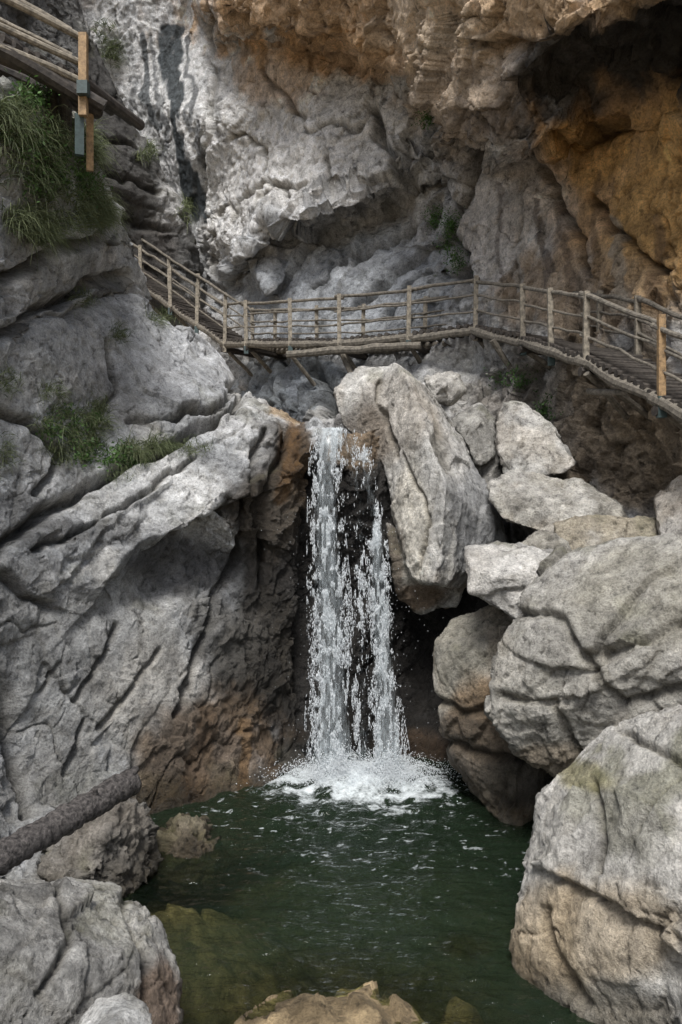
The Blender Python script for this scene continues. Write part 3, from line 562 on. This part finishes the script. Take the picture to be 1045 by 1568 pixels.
up=Vector((0,0,1)); posts=Logs(); rails=Logs(); stg=Logs(); dk=Logs(); st=Logs(); fresh=Logs(); stl=Logs()
H=1.02
for side,L in ((0,Nn),(1,Ff)):
    for i in range(len(L)-1):
        a,b=L[i],L[i+1]
        for h,r in ((H,.04),(H*.7,.024),(H*.38,.024)):
            e=(b-a).normalized()*.12
            rails.log(a+up*(h+rng.normal(0,.02))-e,b+up*(h+rng.normal(0,.02))+e,r*1.05,r*.9)
        stg.log(a-up*.06-(b-a).normalized()*.15,b-up*.06+(b-a).normalized()*.15,.10,.085)
        seglen=(b-a).length
        ks=[0] if seglen<2.3 else [0,.5]
        for k in ks:
            p=a.lerp(b,k)+Vector((0,-.07 if side==0 else .07,0)); tl=Vector((rng.normal(0,.02),rng.normal(0,.02),0))
            if side==0 and i==NEW and k==0:
                fresh.box(p-up*.15,p+up*(H+.12),.10,.08); stl.box(p-up*.3,p+up*.0,.12,.10)
            else:
                posts.box(p-up*(.28 if side==0 else .1),p+tl+up*(H+.04+.08*rng.random()),.095,.075)
                if i%2==0 and side==0: stl.box(p-up*.32,p-up*.12,.112,.092)
for i in range(len(Nn)-1):
    a,b,c,d=Nn[i],Nn[i+1],Ff[i],Ff[i+1]; n=int((b-a).length/.16)
    for k in range(n):
        t=k/n; p=a.lerp(b,t); q=c.lerp(d,t); e=(q-p).normalized()
        dk.log(p-e*.06+up*.04,q+e*.1+up*.04,.058,.052,sides=7,seg=2)
    p=a.lerp(b,.02); q=c.lerp(d,.02); e=(q-p).normalized()
    dk.log(p-e*.1-up*.2,q+e*.8-up*.2,.08)
    st.log(p-up*.2+e*.1,q+e*.7-up*1.3,.055)
st.log(S(440,542,18.9),S(645,528,18.0),.09); st.log(S(447,545,19.2),S(482,590,19.6),.05); st.log(S(520,530,18.8),S(550,600,18.6),.06); st.log(S(755,520,16.4),S(792,578,16.6),.06)
st.log(S(900,570,12.9),S(962,640,13.4),.05); st.log(S(962,600,12.0),S(900,600,13.2),.05)
posts.make('railing_posts',M_WOOD,br); rails.make('handrails',M_WOOD_R,br); stg.make('stringer_logs',M_WOOD_R,br)
dk.make('deck_logs',M_WOOD_D,br); st.make('support_struts',M_WOOD_R,br); fresh.make('new_post',M_WOOD_F,br); stl.make('steel_brackets',M_STEEL,br)
# upper-left platform
pl=empty('wooden_platform'); a1=Logs(); a2=Logs(); a3=Logs(); a4=Logs()
a2.log(S(-140,-10,9.0),S(155,170,10.3),.10); a2.log(S(-140,25,9.3),S(140,140,10.4),.09); a2.log(S(-140,45,9.8),S(120,160,11.2),.09)
a2.log(S(20,70,9.8),S(160,165,10.2),.08); a2.log(S(80,130,10.2),S(85,220,10.6),.07); a2.log(S(98,120,10.0),S(100,210,10.6),.08);a2.log(S(60,110,9.9),S(150,175,11.0),.09)
for k in range(16):
    t=k/15; p=Vector(S(-140,0,9.0)).lerp(Vector(S(140,140,10.2)),t); a2.log(p+up*.1+Vector((-.1,-.1,0)),p+up*.1+Vector((.35,1.1,0)),.07,seg=2)
a1.log(S(-140,-75,9.0),S(132,60,10.1),.045); a1.log(S(-140,-25,9.0),S(128,98,10.1),.04); a1.log(S(-140,15,9),S(128,125,10.1),.05); a1.log(S(-140,-90,10.2),S(110,45,11),.04)
a1.log(S(-140,-40,10.2),S(110,85,11),.035)
a3.box(S(128,52,10.05),S(128,178,10.05),.10,.09); a3.box(S(138,175,10.3),S(138,262,10.4),.09,.08)
a4.box(S(122,176,10.1),S(122,238,10.15),.11,.1); a4.box(S(128,126,9.98),S(128,146,9.98),.13,.12)
a1.make('handrails',M_WOOD,pl); a2.make('deck_beams',M_WOOD_D,pl); a3.make('corner_post',M_WOOD_F,pl); a4.make('steel_brackets',M_STEEL,pl)
# fallen log
fl=Logs(); A=Vector(S(-70,1355,5.7)); B=Vector(S(202,1196,7.4))
fl.log(A,B,.11,.12,sides=30,seg=70,wob=.007,rv=.035); fl.log(B-(B-A).normalized()*.25,B+Vector((.05,.0,.12)),.05,.03); fl.log(A.lerp(B,.75),A.lerp(B,.75)+Vector((.03,-.1,.16)),.03,.02)
o=fl.make('fallen_log',M_BARK,None)
for p in o.data.polygons: p.use_smooth=True

# ---------------------------------------------------------------- PLANTS
bpy.context.view_layer.update(); dg=bpy.context.evaluated_depsgraph_get()
trees=[BVHTree.FromObject(bpy.data.objects[k],dg) for k in ('rock_face','cliff','cliff_buttress')]
def hit(u,v):
    d=(Vector(S(u,v,10))-Vector((0,0,HC))).normalized(); best=None
    for tr in trees:
        h=tr.ray_cast(Vector((0,0,HC)),d)
        if h[0] is not None and (best is None or h[3]<best[3]): best=h
    if best is None: return None
    n=best[1]; n=n if n.dot(d)<0 else -n
    return best[0],n
def plants(name,spots,mat,ntuft,nblade,length,width=.009,leaf=False):
    V=[];Fa=[];Tn=[]
    for (u,v,ru,rv) in spots:
        for _ in range(ntuft):
            a=rng.random()*6.28; r=math.sqrt(rng.random()); h=hit(u+ru*r*math.cos(a),v+rv*r*math.sin(a))
            if h is None: continue
            o,nm=h; tone=rng.random()
            for b in range(nblade):
                p=o+Vector(rng.normal(0,.05,3)); L=length*(.5+.8*rng.random())
                d=(nm*.7+Vector((rng.normal(0,.5),rng.normal(0,.4),.8+rng.normal(0,.35)))).normalized()
                tt=min(1,max(0,tone*.55+rng.random()*.5))
                if leaf:
                    q=p+d*L*rng.random(); s=.01+.016*rng.random(); e1=Vector(rng.normal(size=3)).normalized(); e2=e1.cross(Vector(rng.normal(size=3))).normalized()
                    k=len(V); V+= [q-e1*s*1.6,q+e2*s*.7,q+e1*s*1.6,q-e2*s*.7]; Fa.append((k,k+1,k+2,k+3)); Tn+=[tt]*4
                else:
                    sd=d.cross(Vector(rng.normal(size=3))).normalized()*width*(.6+.6*rng.random())*.5
                    k=len(V); ns=4
                    for i in range(ns+1):
                        w=1-i/ns*.9; V+=[p-sd*w,p+sd*w]; Tn+=[tt*(.5+.5*i/ns)]*2
                        d=(d+Vector((0,0,-.36-.1*i))).normalized(); p=p+d*L/ns
                    for i in range(ns): Fa.append((k+2*i,k+2*i+1,k+2*i+3,k+2*i+2))
    me=bpy.data.meshes.new(name); me.from_pydata([tuple(v) for v in V],[],Fa)
    a=me.attributes.new('tone','FLOAT','POINT'); a.data.foreach_set('value',np.array(Tn,np.float32)); me.materials.append(mat)
    o=bpy.data.objects.new(name,me); COL.objects.link(o)
plants('grass_clump',[(35,240,45,50),(90,280,55,40),(120,330,35,25),(45,335,45,22),(140,310,20,28),(15,180,20,30),(90,200,35,15),(150,330,12,14),(60,355,30,12),(138,225,12,25)],M_GRASS,34,15,.48,width=.014)
plants('shrub',[(50,160,35,12),(30,215,30,25),(80,250,40,25),(60,290,35,15),(120,290,25,20)],M_LEAF,13,55,.26,leaf=True)
plants('grass_clump',[(110,650,50,25),(120,690,40,22),(145,640,20,22),(200,700,28,18),(240,685,25,8)],M_GRASS,36,16,.30,width=.012)
plants('shrub',[(110,660,45,25),(150,700,40,15),(195,705,25,10)],M_LEAF,14,50,.16,leaf=True)
plants('grass_clump',[(8,585,14,22),(5,695,10,22),(240,490,15,8),(178,515,12,10),(300,690,25,8),(125,460,15,10),(180,725,25,12),(75,600,20,10)],M_GRASS,14,12,.24,width=.011)
plants('grass_clump',[(165,60,18,28),(180,85,12,18),(225,235,18,18),(288,325,12,20),(265,480,16,10)],M_GRASS,16,12,.6,width=.028)
plants('shrub',[(665,340,14,16),(685,375,9,20),(700,410,10,18),(655,190,7,10),(785,592,18,10),(835,640,12,10),(690,350,10,8)],M_LEAF,12,40,.4,leaf=True)

# ---------------------------------------------------------------- LIGHT + CAMERA
w=bpy.data.worlds.new('World'); scene.world=w; w.use_nodes=True; t=w.node_tree; bg=t.nodes['Background']
sky=t.nodes.new('ShaderNodeTexSky'); sky.sky_type='NISHITA'; sky.sun_disc=False
sd=Vector((-.10,-.56,.88)).normalized()
sky.sun_elevation=math.asin(sd.z); sky.sun_rotation=math.atan2(sd.x,sd.y); sky.dust_density=3; sky.air_density=1
hs=t.nodes.new('ShaderNodeHueSaturation'); hs.inputs['Saturation'].default_value=.6
t.links.new(sky.outputs[0],hs.inputs['Color']); t.links.new(hs.outputs[0],bg.inputs[0]); bg.inputs[1].default_value=.14
su=bpy.data.lights.new('sun','SUN'); su.energy=3.8; su.angle=math.radians(20); su.color=(1,.975,.94)
so=bpy.data.objects.new('sun',su); COL.objects.link(so); so.rotation_euler=sd.to_track_quat('Z','Y').to_euler()
cam=bpy.data.cameras.new('camera'); co=bpy.data.objects.new('camera',cam); COL.objects.link(co); co.location=(0,0,HC); co.rotation_euler=(math.pi/2,0,0)
cam.sensor_fit='VERTICAL'; cam.sensor_height=36; cam.lens=F/1568*36; cam.clip_end=5000; scene.camera=co
scene.view_settings.view_transform='Standard'; scene.view_settings.look='None'; scene.view_settings.exposure=0
print('STATS',STATS)
